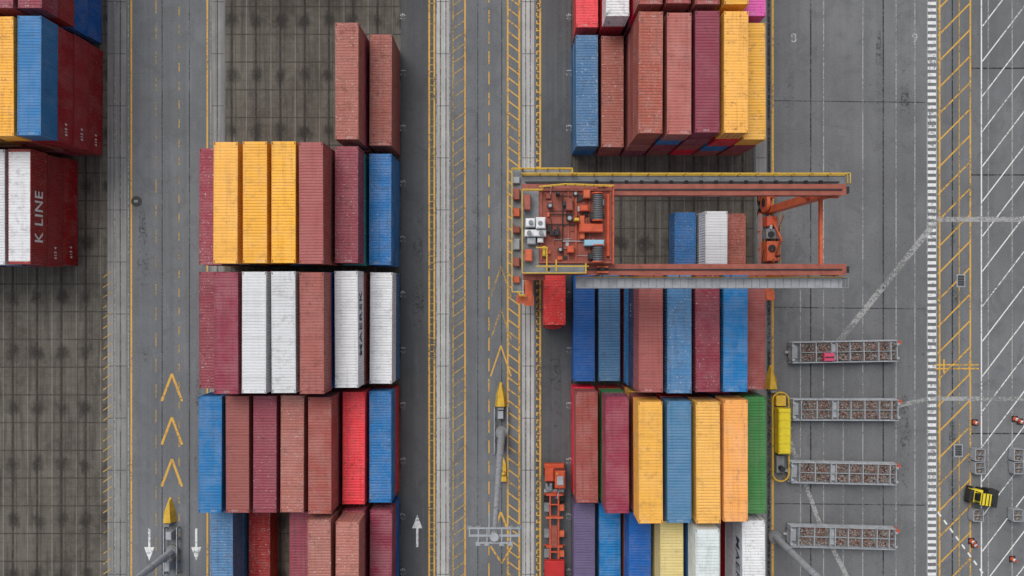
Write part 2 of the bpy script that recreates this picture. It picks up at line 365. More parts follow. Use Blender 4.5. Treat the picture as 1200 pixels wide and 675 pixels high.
# ------------------------------------------------------------------ containers
def container_mesh(L, H, roof=('cont', 'contg')):
    b = MB('cont', 'contg', 'dark'); W = 1.219; h = L / 2
    for sx in (-1, 1):
        for sy in (-1, 1):
            x0, x1 = sorted((sx * (W - .15), sx * (W - .006))); y0, y1 = sorted((sy * (h - .16), sy * (h - .006)))
            b.box(x0, x1, y0, y1, .1, H - .1, 'cont')
            for z0, z1 in ((0, .118), (H - .118, H)):
                x0, x1 = sorted((sx * (W - .17), sx * W)); y0, y1 = sorted((sy * (h - .19), sy * h)); b.box(x0, x1, y0, y1, z0, z1, 'contg')
            cx = sx * (W - .085); cy = sy * (h - .095); b.box(cx - .035, cx + .035, cy - .06, cy + .06, H - .01, H + .002, 'dark')
        x0, x1 = sorted((sx * (W - .09), sx * (W - .012)))
        b.box(x0, x1, -h + .19, h - .19, H - .13, H - .022, 'contg'); b.box(x0, x1, -h + .19, h - .19, .02, .17, 'contg')
    for sy in (-1, 1):
        y0, y1 = sorted((sy * (h - .30), sy * (h - .014)))
        b.box(-W + .17, W - .17, y0, y1, H - .13, H - .024, 'cont'); b.box(-W + .17, W - .17, y0, y1, .02, .17, 'contg')
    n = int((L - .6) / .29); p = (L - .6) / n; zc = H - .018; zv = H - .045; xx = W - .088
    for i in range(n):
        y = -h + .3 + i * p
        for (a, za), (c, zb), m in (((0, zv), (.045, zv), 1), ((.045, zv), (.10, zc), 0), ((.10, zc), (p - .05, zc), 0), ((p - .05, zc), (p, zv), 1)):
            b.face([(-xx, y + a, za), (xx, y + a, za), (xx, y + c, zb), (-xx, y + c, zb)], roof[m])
    n = int((L - .32) / .28); p = (L - .32) / n
    for sx in (-1, 1):
        xo = sx * (W - .016); xi = sx * (W - .052)
        for i in range(n):
            y = -h + .16 + i * p
            for (a, xa), (c, xb), m in (((0, xi), (.07, xi), 'contg'), ((.07, xi), (.14, xo), 'cont'), ((.14, xo), (p - .07, xo), 'cont'), ((p - .07, xo), (p, xi), 'cont')):
                f = [(xa, y + a, .17), (xb, y + c, .17), (xb, y + c, H - .13), (xa, y + a, H - .13)]
                b.face(f if sx > 0 else f[::-1], m)
    n = 8; p = (2 * W - .3) / n
    for i in range(n):
        x = -W + .15 + i * p; yo = h - .02; yi = h - .055
        for (a, ya), (c, yb) in (((0, yi), (.07, yi)), ((.07, yi), (.14, yo)), ((.14, yo), (p - .07, yo)), ((p - .07, yo), (p, yi))):
            b.face([(x + c, yb, .17), (x + a, ya, .17), (x + a, ya, H - .13), (x + c, yb, H - .13)], 'cont')
    for sx in (-1, 1):
        x0, x1 = sorted((sx * .02, sx * (W - .16))); b.box(x0, x1, -h + .03, -h + .07, .17, H - .13, 'cont')
        for q in (.28, .62): b.cyl((sx * q * 1.3, -h + .005, .1), (sx * q * 1.3, -h + .005, H - .08), .022, 'steeld', n=6); b.box(sx * q * 1.3 - .12, sx * q * 1.3 + .12, -h - .01, -h + .02, 1.0, 1.06, 'steeld')
    b.box(-.018, .018, -h + .034, -h + .06, .17, H - .13, 'dark')
    b.face([(-W + .1, -h + .1, .06), (-W + .1, h - .1, .06), (W - .1, h - .1, .06), (W - .1, -h + .1, .06)], 'dark')
    return b.mesh('container_%d' % L)
CM = {(40, 2.9): container_mesh(12.19, 2.896), (40, 2.6): container_mesh(12.19, 2.591), (20, 2.6): container_mesh(6.06, 2.591), (20, 2.9): container_mesh(6.06, 2.896),
      'wr': container_mesh(12.19, 2.591, ('contw', 'contwg'))}
PAL = {'y': (.86, .43, .07), 'o': (.86, .40, .14), 'b': (.34, .092, .075), 'm': (.26, .042, .070), 'B': (.03, .17, .40), 'S': (.075, .20, .36),
       'D': (.010, .11, .40), 'w': (.72, .73, .74), 'r': (.72, .03, .05), 'g': (.045, .21, .055), 'p': (.62, .09, .34), 'v': (.14, .11, .22),
       't': (.04, .30, .31), 'c': (.78, .64, .27), 'R': (.26, .012, .018), 'W': (.62, .67, .66), 'k': (.38, .13, .11), 'N': (.02, .03, .10)}
IDS = [text_mesh(s, .28, 'txtr', 1.1, .0) for s in ('45 G1', '22 G1', '4310', '7 082', '42G1', '613')]
KL = text_mesh('K LINE', 1.75, 'txtw', 1.1, .03); MS = text_mesh('MAERSK', 1.7, 'txtb', 1.15, .03); GN = text_mesh('613 4', .55, 'txtw', 1.1, .015)
def place(x, y, z, key, L=40, H=2.9, mesh=None, top=False, side=None, flip=None):
    o = mk('shipping_container', mesh or CM[(L, H)], None, (x + random.uniform(-.06, .06), y + random.uniform(-.12, .12), z), (math.pi if (random.random() < .5 if flip is None else flip) else 0) + R(random.uniform(-.35, .35)))
    c = PAL[key]; k = random.uniform(.92, 1.08); o.color = (c[0] * k, c[1] * k, c[2] * k, 1)
    hl = (12.19 if L == 40 else 6.06) / 2
    rz = o.rotation_euler.z
    fl = abs(rz) > 1.5
    if top and random.random() < .55:
        sy = 1 if fl else -1
        t = mk('id_marking', random.choice(IDS), o, (random.uniform(-.5, .5), sy * (hl - .22), H - .0225), 0)
        t.rotation_euler.z = math.pi if fl else 0
    if side:
        txt, sgn, yo = side
        s2 = -sgn if fl else sgn
        t = mk('side_lettering', txt, o, (s2 * 1.222, -yo if fl else yo, H / 2 - .02)); t.rotation_euler = (R(90), 0, R(90) * s2)
    return o
ROW = {i: 34.6 - 13 * i for i in range(-1, 7)}
def stack(x, row, tiers, H=2.9, L=40, y=None, sides=None, wr=False):
    """tiers: colour keys bottom -> top; leading digit pads with random tiers"""
    if tiers[0].isdigit():
        n = int(tiers[0]); t = tiers[1:]; tiers = ''.join(random.choice('bmkBrSymbDbR') for _ in range(n - len(t))) + t
    for i, k in enumerate(tiers):
        h = H; last = i == len(tiers) - 1
        mesh = CM['wr'] if (wr and last) else None
        place(x, ROW[row] if y is None else y, i * (h + .004) + .02, k, L, h, mesh, last, (sides or {}).get(i))
CL = [-31.5 + 2.85 * i for i in range(7)]
CR = [8.2 + 2.85 * i for i in range(7)]
CF = [-49.2 - 2.85 * i for i in range(6)]
for i, t in ((5, ('3b', 2.9)), (6, ('2b', 2.6))): stack(CL[i], 1, t[0], t[1])
for i, t in enumerate((('3m', 2.9), ('4y', 2.9), ('4y', 2.9), ('4y', 2.9), ('4b', 2.9), ('3btm', 2.9), ('2BB', 2.6))): stack(CL[i], 2, t[0], t[1])
for i, t in enumerate((('3m', 2.9), ('4m', 2.9), ('4w', 2.9), ('4w', 2.9), ('4b', 2.9), ('3w', 2.9), ('2w', 2.6))):
    stack(CL[i], 3, t[0], t[1], sides={2: (MS, 1, .5)} if i == 5 else None)
for i, t in enumerate((('3B', 2.9), ('3b', 2.9), ('3m', 2.9), ('3k', 2.9), ('3b', 2.9), ('2r', 2.9), ('2B', 2.6))): stack(CL[i], 4, t[0], t[1])
for i, t in enumerate((('2S', 2.9), ('1R', 2.6), None, ('2m', 2.9), ('3k', 2.9), ('3k', 2.9), ('2m', 2.6))):
    if t: stack(CL[i], 5, t[0], t[1])
for i, t in enumerate((('2r', 2.6), ('3w', 2.9), ('4b', 2.9), ('4b', 2.9), ('4b', 2.9), ('4y', 2.9), ('3p', 2.9))): stack(CR[i], 0, t[0], t[1])
for i, t in enumerate((('2S', 2.6), ('2b', 2.6), ('4mkbb', 2.9), ('4bmBk', 2.9), ('4rbmm', 2.9), ('4bBry', 2.9), ('3bmy', 2.9))): stack(CR[i], 1, t[0], t[1])
for i, t in ((4, ('1B', 2.6)), (5, ('2ww', 2.6)), (6, ('1b', 2.6))): stack(CR[i], 2, t[0], t[1], 20, 5.5)
for i, t in enumerate((('1D', 2.6), ('1S', 2.6), ('4mBNb', 2.9), ('4S', 2.9), ('4m', 2.9), ('4B', 2.9), ('3b', 2.9))):
    stack(CR[i], 3, t[0], t[1], sides={2: (GN, -1, 2)} if i == 2 else None)
for i, t in enumerate((('2b', 2.6), ('3gm', 2.9), ('4byby', 2.9), ('4S', 2.9), ('4y', 2.9), ('4o', 2.9), ('3g', 2.9))):
    stack(CR[i], 4, t[0], t[1], sides={3: (GN, -1, 2)} if i == 2 else None)
for i, t in enumerate((('1v', 2.6), ('1B', 2.6), ('2D', 2.9), ('3cc', 2.9), ('4W', 2.9), ('1w', 2.6), ('3ww', 2.9))):
    stack(CR[i], 5, t[0], t[1], sides={2: (MS, -1, .5)} if i == 6 else None)
for i, t in enumerate(('DDRm', '4m', '4R', '4b', '4B', '4y')): stack(CF[i], 0, t, 2.6)
for i, t in enumerate(('RRRB', '4y', '4b', '4B', '4y', '4m')):
    stack(CF[i], 1, t, 2.6, sides={0: (GN, 1, -4.6), 1: (GN, 1, -4.6), 2: (GN, 1, -4.6)} if i == 0 else None)
for i, t in enumerate(('RRR', '3w', '3w', '3b', '3w')):
    stack(CF[i + 1], 2, t, 2.6, sides={0: (GN, 1, -4.6), 1: (GN, 1, -4.6), 2: (KL, 1, -1)} if i == 0 else None, wr=(i == 0))
for blk in (CL, CR):
    for r in (-1, 6):
        for x in blk: stack(x, r, random.choice(('2', '3', '3', '4')) + random.choice('bmByrkw'), 2.9)
for x in CF: stack(x, -1, '3' + random.choice('bmByr'), 2.6)

# ------------------------------------------------------------------ gantry crane
crane = empty('gantry_crane', (0, 0, 0))
XL, XR, YN, YS = 1.9, 29.2, 8.8, 1.65
ZG0, ZG1 = 17.4, 18.9
b = MB('girder')
for yy in (YN, YS):
    b.box(.9, 29.9, yy - .42, yy + .42, ZG0, ZG1, 'girder')
    b.box(.9, 29.9, yy - .5, yy + .5, ZG1, ZG1 + .05, 'girder')
    b.box(3.0, 29.5, yy - .06, yy + .06, ZG1 + .05, ZG1 + .16, 'dark')
    for i in range(12):
        x = 1.5 + i * 2.5; b.box(x, x + .05, yy - .46, yy + .46, ZG0 + .05, ZG1 - .02, 'girder')
    b.box(29.9, 30.25, yy - .3, yy + .3, 18.2, 18.8, 'dark')
b.obj('main_girders', crane)
b = MB('orange')
for x in (XL, XR):
    for yy in (YN, YS):
        b.beam((x, yy, 2.3), (x, yy, ZG0), .75, .75, 'orange', 1.05, .8)
        b.box(x - .8, x + .8, yy - .55, yy + .55, ZG0 - .25, ZG0 - .004, 'orange')
        b.beam((x, yy, 13.2), (x + (1 if x < 10 else -1) * 3.2, yy, ZG0 - .05), .35, .4, 'orange')
    b.beam((x, YN - .4, 15.4), (x, YS + .4, 15.4), .3, .35, 'orange')
    b.box(x - .45, x + .45, YS - 2.6, YN + 2.6, 1.55, 2.35, 'orange')
    b.beam((x, YN - .4, 2.6), (x, (YN + YS) / 2, 6), .2, .2, 'orange')
    b.beam((x, YS + .4, 2.6), (x, (YN + YS) / 2, 6), .2, .2, 'orange')
b.box(XL - .3, XL + .3, YS + .45, YN - .45, ZG0 + .1, ZG1 - .25, 'orange')
b.obj('legs_and_sill_beams', crane)
b = MB('rub')
for x in (XL, XR):
    for yc in (YS - 1.6, YS + .3, YN - .3, YN + 1.6):
        b.box(x - .32, x + .32, yc - .45, yc + .45, .9, 1.55, 'orange')
        for s in (-1, 1):
            xx = x + s * .3; b.cyl((xx - .2, yc, .78), (xx + .2, yc, .78), .76, 'rub', n=20)
            b.cyl((x + s * .52, yc, .78), (x + s * .56, yc, .78), .36, 'orange', n=12)
b.obj('wheels', crane)
b = MB('steeld')
b.box(.9, 30.2, YN + .55, YN + 1.45, 17.9, 17.98, 'steeld'); b.box(.9, 30.2, YN + 1.40, YN + 1.46, 17.98, 18.12, 'yel')
b.rail([(.9, YN + 1.45, 17.98), (30.2, YN + 1.45, 17.98), (30.2, YN + .6, 17.98)], 'yel', 1.1, .045)
b.box(5.8, 30.0, YS - 1.65, YS - .75, 17.9, 17.98, 'steel')
b.rail([(5.8, YS - 1.65, 17.98), (30.0, YS - 1.65, 17.98), (30.0, YS - .8, 17.98)], 'steeld', 1.1, .05)
for i in range(34): x = 5.9 + i * .72; b.box(x, x + .05, YS - 1.6, YS - .8, 17.985, 18.0, 'steeld')
b.box(5.8, 30, YS - .72, YS - .62, 18.0, 18.2, 'yel')
for i in range(13):
    x = 1.2 + i * 2.35
    b.beam((x, YN + .42, 17.6), (x, YN + 1.45, 17.86), .08, .08, 'girder')
    if x > 5: b.beam((x, YS - .42, 17.6), (x, YS - 1.6, 17.86), .08, .08, 'girder')
b.box(1.2, 29.6, YN + .7, YN + .85, 18.15, 18.25, 'dark')
for i in range(16): b.box(7.5 + i * 1.35, 7.8 + i * 1.35, YN + .62, YN + .92, 18.25, 18.4, 'rub')
b.box(.0, .85, YS - 2.0, YN + 1.9, 17.9, 17.98, 'steeld')
b.rail([(.9, YN + 1.9, 17.98), (.0, YN + 1.9, 17.98), (.0, YS - 2.0, 17.98), (.9, YS - 2., 17.98)], 'yel', 1.1, .05, 1.2)
b.rail([(1.0, YN + 1.9, 17.98), (5.4, YN + 1.9, 17.98), (5.4, YN + 1.5, 17.98)], 'yel', 1.1, .05, 1.1); b.box(.86, 5.4, YN + 1.46, YN + 1.9, 17.9, 17.98, 'steeld')
for k in range(7): b.bbox(.1, .7, YS - 1.2 + k * 1.5, YS - .6 + k * 1.5 + (k % 3) * .2, 17.99, 18.4 + (k % 2) * .3, ('orange', 'girder', 'steel', 'rust')[k % 4])
for s in (-.25, .25): b.cyl((1.0 + s, YS - 2.4, 1.6), (1.0 + s, YS - 2.4, 18.6), .04, 'yel', n=6)
for i in range(48): b.cyl((.75, YS - 2.4, 1.8 + i * .34), (1.25, YS - 2.4, 1.8 + i * .34), .02, 'yel', n=4)
for i in range(0, 10, 3):
    z = 3 + i * 1.5; b.box(.5, 1.5, YS - 3.1, YS - 2.45, z, z + .04, 'orange')
b.obj('walkways', crane)
b = MB('orange')
x = XR
b.bbox(x - .9, x + .5, 3.0, 5.2, 2.4, 4.3, 'orange'); b.bbox(x - .8, x + .3, 5.5, 6.6, 2.4, 3.8, 'steeld'); b.bbox(x - .75, x + .45, 6.9, 8.0, 2.4, 3.9, 'redo')
b.box(x - 1.3, x + .9, 2.4, 8.4, 2.36, 2.42, 'steeld'); b.rail([(x + .9, 2.4, 2.42), (x + .9, 8.4, 2.42)], 'yel'); b.rail([(x - 1.3, 2.4, 2.42), (x - 1.3, 8.4, 2.42)], 'orange')
b.cyl((x + .1, 3.5, 4.3), (x + .1, 3.5, 5.3), .12, 'dark'); b.cyl((x - .4, 4.4, 4.3), (x - .4, 4.4, 4.5), .4, 'dark')
b.cyl((x - .3, 6.0, 3.8), (x - .3, 6.0, 3.95), .35, 'dark')
b.cyl((x - .9, 9.6, 3.2), (x - .55, 9.6, 3.2), 1.1, 'orange', n=20); b.cyl((x - .95, 9.6, 3.2), (x - .5, 9.6, 3.2), .5, 'dark', n=16)
b.bbox(x - .5, x + .5, -1.4, -.4, 2.4, 2.9, 'orange'); b.box(x - .6, x + .6, 10.2, 11.3, 2.36, 3.1, 'redo')
for i in range(12): b.cyl((x - .95 + i * .17, 2.6 + (i % 3) * 1.9, 2.6), (x - .9 + i * .16, 4.3 + (i % 3) * 1.9, 3.4 + (i % 4) * .4), .05, ('dark', 'yel', 'steel', 'orange')[i % 4], n=5)
for k in range(16):
    xx = x + random.uniform(-.9, .6); yy = random.uniform(2.6, 8.2); b.box(xx, xx + random.uniform(.15, .4), yy, yy + random.uniform(.15, .5), 2.45, random.uniform(3., 4.5), random.choice(('dark', 'steel', 'orange', 'rust')))
x = XL
b.bbox(x - .6, x + .6, 3.2, 7.2, 2.4, 4.2, 'white'); b.box(x - .55, x + .55, -2.0, -.9, 2.36, 3.0, 'orange')
b.obj('power_unit', crane)
tz = 19.5
def T(px, py, z=20.6): return P(px, py, z)[:2]
b = MB('rust')
tx0, ty1 = T(632, 219); tx1, ty0 = T(719, 309)
b.box(tx0, tx1, ty0, ty1, tz, tz + .18, 'rust')
for yy in (YN, YS):
    for xx in (tx0 + .8, tx1 - .8): b.cyl((xx, yy - .12, ZG1 + .42), (xx, yy + .12, ZG1 + .42), .33, 'dark', n=14); b.box(xx - .5, xx + .5, yy - .3, yy - .16, ZG1 + .3, tz, 'orange'); b.box(xx - .5, xx + .5, yy + .16, yy + .3, ZG1 + .3, tz, 'orange')
z1 = tz + .18
for yy in (ty0 + .15, ty1 - .15): b.box(tx0, tx1, yy - .08, yy + .08, z1, z1 + .18, 'girder')
for xx in (tx0 + .2, tx0 + 2.6, tx1 - 2.0, tx1 - .15): b.box(xx - .07, xx + .07, ty0 + .28, ty1 - .28, z1, z1 + .12, 'girder')
def drum(x, y0, y1, r, m='dark', g='redo'):
    b.cyl((x, y0, z1 + r + .25), (x, y1, z1 + r + .25), r, m, n=20)
    for yy in (y0, y1): b.cyl((x, yy - .05, z1 + r + .25), (x, yy + .05, z1 + r + .25), r + .12, g, n=20); b.box(x - .25, x + .25, yy - .04, yy + .04, z1, z1 + r, g)
    n = int((y1 - y0) / .16)
    for i in range(n): b.cyl((x, y0 + .1 + i * .16, z1 + r + .25), (x, y0 + .15 + i * .16, z1 + r + .25), r + .025, 'steeld', n=16)
dx, dy = T(701, 240)
drum(dx, T(0, 258)[1], T(0, 226)[1], .42); drum(dx, T(0, 308)[1] + .1, T(0, 287)[1], .42)
def mb(px0, px1, py0, py1, h, m, bev=.08, zz=0):
    x0, y1 = T(px0, py0); x1, y0 = T(px1, py1); b.bbox(x0, x1, y0, y1, z1 + zz, z1 + zz + h, m, bev)
mb(684, 692, 222, 232, .9, 'orange'); mb(680, 690, 240, 247, .8, 'redo'); mb(679, 707, 262, 272, .9, 'redo'); mb(680, 686, 252, 280, .55, 'orange'); mb(685, 708, 281, 288, 1.0, 'blue')
mb(712, 716, 226, 300, .35, 'redo'); mb(664, 672, 232, 246, .6, 'rust'); mb(650, 656, 268, 276, .7, 'dark'); mb(665, 673, 288, 296, .9, 'redo'); mb(690, 697, 296, 304, .7, 'dark')
mb(640, 646, 226, 232, .35, 'rust'); mb(654, 660, 300, 305, .35, 'orange'); mb(636, 640, 288, 300, .5, 'yel'); mb(692, 697, 248, 258, .8, 'dark')
mb(673, 678, 256, 259, 1.4, 'yel', .03); mb(652, 656, 225, 228, 1.2, 'dark', .03)
for px, py, r in ((645, 240, .25), (668, 255, .3), (657, 292, .22), (675, 226, .2)):
    x, y = T(px, py); b.cyl((x, y, z1), (x, y, z1 + .5), r, 'dark'); b.cyl((x, y, z1 + .5), (x, y, z1 + .56), r * .6, 'steel')
for px0, py0, px1, py1, m in ((660, 225, 660, 300, 'dark'), (676, 222, 676, 305, 'orange'), (640, 262, 676, 262, 'dark'), (660, 282, 685, 282, 'steel'), (645, 250, 672, 250, 'dark')):
    a = T(px0, py0); c = T(px1, py1); b.cyl((*a, z1 + .2), (*c, z1 + .2), .05, m, n=6)
for k in range(26):
    px = 642 + random.random() * 66; py = 224 + random.random() * 78; x, y = T(px, py); s = random.uniform(.06, .22); s2 = random.uniform(.06, .28); b.box(x - s, x + s, y - s2, y + s2, z1, z1 + random.uniform(.1, .45), random.choice(('orange', 'dark', 'rust', 'steel', 'girder', 'dark')))
for k in range(20):
    px = 644 + random.random() * 58; py = 226 + random.random() * 74; x, y = T(px, py); a = random.choice((0, math.pi / 2)) + random.uniform(-.1, .1); l = random.uniform(.4, 1.6)
    b.cyl((x, y, z1 + .12), (x + l * math.cos(a), y + l * math.sin(a), z1 + .12), .03, random.choice(('dark', 'dark', 'steel', 'rust')), n=5)
x0, y1 = T(612, 222); x1, y0 = T(632, 320)
b.box(x0, tx0 - .01, y0, y1, tz, tz + .1, 'steeld')
mb(616, 627, 256, 266, 1.1, 'white'); mb(628, 639, 255, 268, 1.3, 'white'); mb(615, 640, 269, 277, .9, 'white'); mb(618, 628, 278, 286, .7, 'steel'); mb(630, 637, 278, 284, .6, 'white')
for px, py in ((622, 261), (633, 262), (620, 273), (634, 273)):
    x, y = T(px, py); b.cyl((x, y, z1 + 1.0), (x, y, z1 + 1.36), .2, 'steeld', n=12)
mb(614, 622, 228, 246, 1.0, 'girder'); mb(615, 624, 292, 306, .8, 'orange'); mb(613, 640, 318, 328, .4, 'rust', .05, -1.2)
b.rail([(x0, y0, tz + .1), (x0, y1, tz + .1), (tx0 + .3, y1, tz + .1)], 'yel', 1.1, .05, 1.0)
b.rail([(tx0, ty1 + .02, z1), (tx0 + 2.3, ty1 + .25, z1), (tx1, ty1 + .1, z1)], 'yel', 1.1, .05, .8)
b.rail([(x0, y0, tz + .1), (tx1 - 2.4, y0, tz + .1), (tx1 - 2.4, ty0, tz + .1)], 'yel', 1.1, .05, 1.0)
b.rail([(tx1, ty0, z1), (tx1, ty1, z1)], 'redo', 1.0, .045, 1.2)
b.box(x0, tx1 - 2.4, y0, ty0 - .02, tz, tz + .09, 'steeld')
for px0, py0, px1, py1 in ((628, 312, 660, 312), (628, 290, 642, 290), (660, 312, 690, 312), (641, 290, 641, 318), (652, 304, 652, 318)):
    a = T(px0, py0); c = T(px1, py1); b.cyl((*a, z1 + .8), (*c, z1 + .8), .06, 'yel', n=6)
b.obj('trolley', crane)
b = MB('yel')
cx, cy = 4.9, (YN + YS) / 2
b.bbox(cx + 2.2, cx + 4.0, cy - 1, cy + 1, 14.8, 17.2, 'white'); b.box(cx + 2.3, cx + 3.9, cy - 1.02, cy + 1.02, 15.4, 16.5, 'glass')
b.box(cx + 3.0, cx + 3.2, cy - .1, cy + .1, 17.2, tz, 'orange')
for sx in (-.8, .8):
    for sy in (-2, 2): b.cyl((cx + sx, cy + sy, 12.9), (cx + sx, cy + sy * .9, tz), .03, 'dark', n=5)
b.box(cx - .5, cx + .5, cy - 2.8, cy + 2.8, 12.6, 13.2, 'yel'); b.box(cx - .9, cx + .9, cy - 2.1, cy - 1.9, 12.7, 12.95, 'yel'); b.box(cx - .9, cx + .9, cy + 1.9, cy + 2.1, 12.7, 12.95, 'yel')
for sy in (-1, 1): b.box(cx - 1.2, cx + 1.2, cy + sy * 3.0 - .15, cy + sy * 3.0 + .15, 12.4, 12.9, 'yel')
b.obj('spreader_and_cab', crane)

# ------------------------------------------------------------------ light masts
def mast(px, py, H, tilt=0):
    x, y, _ = P(px, py); root = empty('light_mast', (x, y, 0))
    b = MB('steel')
    b.cyl((0, 0, 0), (0, 0, .5), .75, 'conc2', n=16)
    b.cyl((0, 0, .5), (0, 0, H * .5), .42, 'steel', .29, 16); b.cyl((0, 0, H * .5), (0, 0, H), .285, 'steel', .16, 16)
    for q in (.15, .33, .5, .67, .84): b.cyl((0, 0, H * q), (0, 0, H * q + .12), .46 - .24 * q, 'steeld', n=16)
    b.cyl((0, 0, .5), (0, 0, .62), .62, 'steeld', n=16); b.box(.3, .55, -.15, .15, 1.0, 1.8, 'steeld')
    b.obj('mast_pole', root)
    b = MB('steel')
    b.cyl((0, 0, H - .3), (0, 0, H + .35), .3, 'steel')
    b.beam((-1.75, 0, H), (1.75, 0, H), .14, .12, 'steel'); b.beam((-1.75, .5, H), (1.75, .5, H), .1, .1, 'steel'); b.beam((-1.2, -.5, H), (1.2, -.5, H), .1, .1, 'steel')
    for xx in (-1.7, -1.1, -.5, .5, 1.1, 1.7):
        b.beam((xx, -.5 if abs(xx) < 1.5 else 0, H), (xx, .5, H), .08, .08, 'steel')
        if abs(xx) > .8: b.bbox(xx - .18, xx + .18, .3, .62, H - .35, H + .02, 'steeld')
        if abs(xx) < 1.5: b.bbox(xx - .18, xx + .18, -.75, -.45, H - .35, H + .02, 'steel')
    b.cyl((-.35, 0, H), (-.35, 1.5, H + .05), .05, 'steel')
    b.obj('floodlight_head', root)
    return root
mast(588, 506, 33.5); mast(203, 645, 33.5); mast(907, 628, 33.5)
def island(px, py, name='crash_barrier'):
    x, y, _ = P(px, py); b = MB('yel')
    zb, zt = .0, .9
    pts = [(-.7, -1.3), (.7, -1.3), (.55, .1), (.14, 1.5), (-.14, 1.5), (-.55, .1)]
    n = len(pts); top = [(p[0] * .6, p[1] * .85 - .1, zt if p[1] < 1 else .45) for p in pts]
    b.face(top, 'yel')
    for i in range(n):
        j = (i + 1) % n; b.face([(*pts[i], zb), (*pts[j], zb), top[j], top[i]], 'yel')
    b.box(-.34, .34, -1.55, -1.31, 0, 1.1, 'steeld')
    return b.obj(name, None, (x, y, 0))
island(587, 463); island(200, 598); island(903, 443)
for px, py, l in ((587, 500, 3.0), (203, 640, 3.0)):
    x, y, _ = P(px, py); b = MB('steel')
    for s in (-1, 1):
        b.beam((x + s * .75, y - l, .6), (x + s * .75, y + l * .8, .6), .1, .3, 'steel')
        for k in range(5): q = y - l + k * l * .44; b.box(x + s * .75 - .06, x + s * .75 + .06, q - .06, q + .06, 0, .72, 'steeld')
    b.bbox(x - .3, x + .3, y - 2.4, y - 1.4, .0, 1.5, 'steel'); b.bbox(x - .35, x + .3, y + 1.1, y + 2.0, 0, 1.1, 'steel')
    b.obj('guard_rail')
x, y, _ = P(590, 552); b = MB('yel'); b.cyl((0, 0, 0), (0, 0, 1.0), .16, 'yel'); b.box(-.35, .35, -1.1, -.5, 0, .5, 'yel'); b.box(-.3, .3, -.4, .9, 0, .35, 'yel'); b.hexa([Vector(q) for q in ((-.3, .91, 0), (.3, .91, 0), (-.05, 1.6, 0), (.05, 1.6, 0), (-.3, .91, .35), (.3, .91, .35), (-.05, 1.6, .2), (.05, 1.6, .2))], 'yel'); b.obj('yellow_bollard_barrier', None, (x, y, 0))
x, y, _ = P(908, 510); b = MB('yel')
b.bbox(-.25, 1.15, -1.8, 3.4, .5, 1.9, 'yel2', .15); b.box(-.15, 1.05, -1.9, -1.81, .6, 1.6, 'dark')
for i in range(6): b.box(-.28, 1.18, -1.5 + i * .9, -1.44 + i * .9, .52, 1.93, 'yel')
loop = []
for i in range(25):
    t = i / 24 * 2 * math.pi; loop.append((.35 + .95 * math.cos(t), (4.2 if math.sin(t) > 0 else -4.2) + .95 * math.sin(t), .9))
for a, c in zip(loop[:-1], loop[1:]): b.cyl(a, c, .09, 'yel', n=6)
for i in range(0, 24, 3): b.cyl(loop[i], (loop[i][0], loop[i][1], 0), .06, 'yel', n=6)
for i in range(6):
    for s in (-.6, 1.3): b.cyl((s, -4 + i * 1.6, 0), (s, -4 + i * 1.6, .9), .05, 'yel', n=6)
b.box(-.1, .8, -4.2, -2.2, 0, .8, 'steeld'); b.cyl((.35, -3.6, 0), (.35, -3.6, 1.6), .3, 'dark'); b.box(-.2, .9, 3.6, 4.8, 0, 1.0, 'yel')
for s in (-.2, 1.1):
    for yy in (-1.2, 2.8): b.box(s - .1, s + .1, yy - .1, yy + .1, 0, .52, 'dark')
b.obj('yellow_cable_station', None, (x, y, 0))

# ------------------------------------------------------------------ lashing gear platforms
random.seed(11)
def platform_mesh():
    b = MB('steel'); L = 12.3; W = 2.35
    for s in (-1, 1):
        b.box(-L / 2, L / 2, s * W / 2 - .08, s * W / 2 + .08, .5, .85, 'steel')
        b.rail([(-L / 2 + .1, s * W / 2, .85), (L / 2 - .1, s * W / 2, .85)], 'steel', .7, .05, 1.5)
        b.box(-L / 2, -L / 2 + .3, s * .8 - .12, s * .8 + .12, .3, 1.7, 'steel'); b.box(L / 2 - .3, L / 2, s * .8 - .12, s * .8 + .12, .3, 1.7, 'steel')
        for xx in (-4.6, -3.6, 4.2): b.cyl((xx, s * 1.0 - .12, .42), (xx, s * 1.0 + .12, .42), .42, 'rub', n=14)
    b.box(-L / 2, L / 2, -W / 2 + .09, W / 2 - .09, .55, .65, 'steeld')
    xs = [-6.0, -5.1, -3.3, -1.5, -.9, .6, 2.2, 3.9, 5.3, 6.0]
    for xx in xs: b.box(xx - .05, xx + .05, -W / 2 + .1, W / 2 - .1, .65, 1.5, 'steel')
    b.box(-1.45, -.95, -.9, .9, .66, 1.2, 'steel'); b.box(-5.9, -5.2, -.7, .7, .66, .9, 'steel')
    b.box(-5.0, 5.9, -.03, .03, .66, 1.45, 'steel')
    for a, c in zip(xs[:-1], xs[1:]):
        if a in (-1.5, -6.0): continue
        b.box(a + .08, c - .08, -1.0, -.06, .66, 1.1, 'lash'); b.box(a + .08, c - .08, .06, 1.0, .66, 1.1, 'lash')
        for k in range(int((c - a) * 80)):
            x = random.uniform(a + .15, c - .15); y = random.uniform(.12, .98) * random.choice((-1, 1)); z = random.uniform(1.08, 1.3); s = random.uniform(.05, .1)
            an = random.random() * 3.14; d = Vector((math.cos(an), math.sin(an), random.uniform(-.5, .5))).normalized() * s
            b.cyl(Vector((x, y, z)) - d, Vector((x, y, z)) + d, s * .7, random.choice(('lash', 'lash', 'lash2', 'lash2', 'rust', 'dark')), s * .45, 6)
    b.beam((-L / 2, 0, .6), (-L / 2 - .35, 0, .5), .3, .12, 'steel')
    b.cyl((L / 2 + .15, .95, .9), (L / 2 + .15, .95, 1.5), .2, 'redo', n=10); b.box(L / 2, L / 2 + .35, .75, 1.15, .6, .9, 'redo')
    return b.mesh('platform')
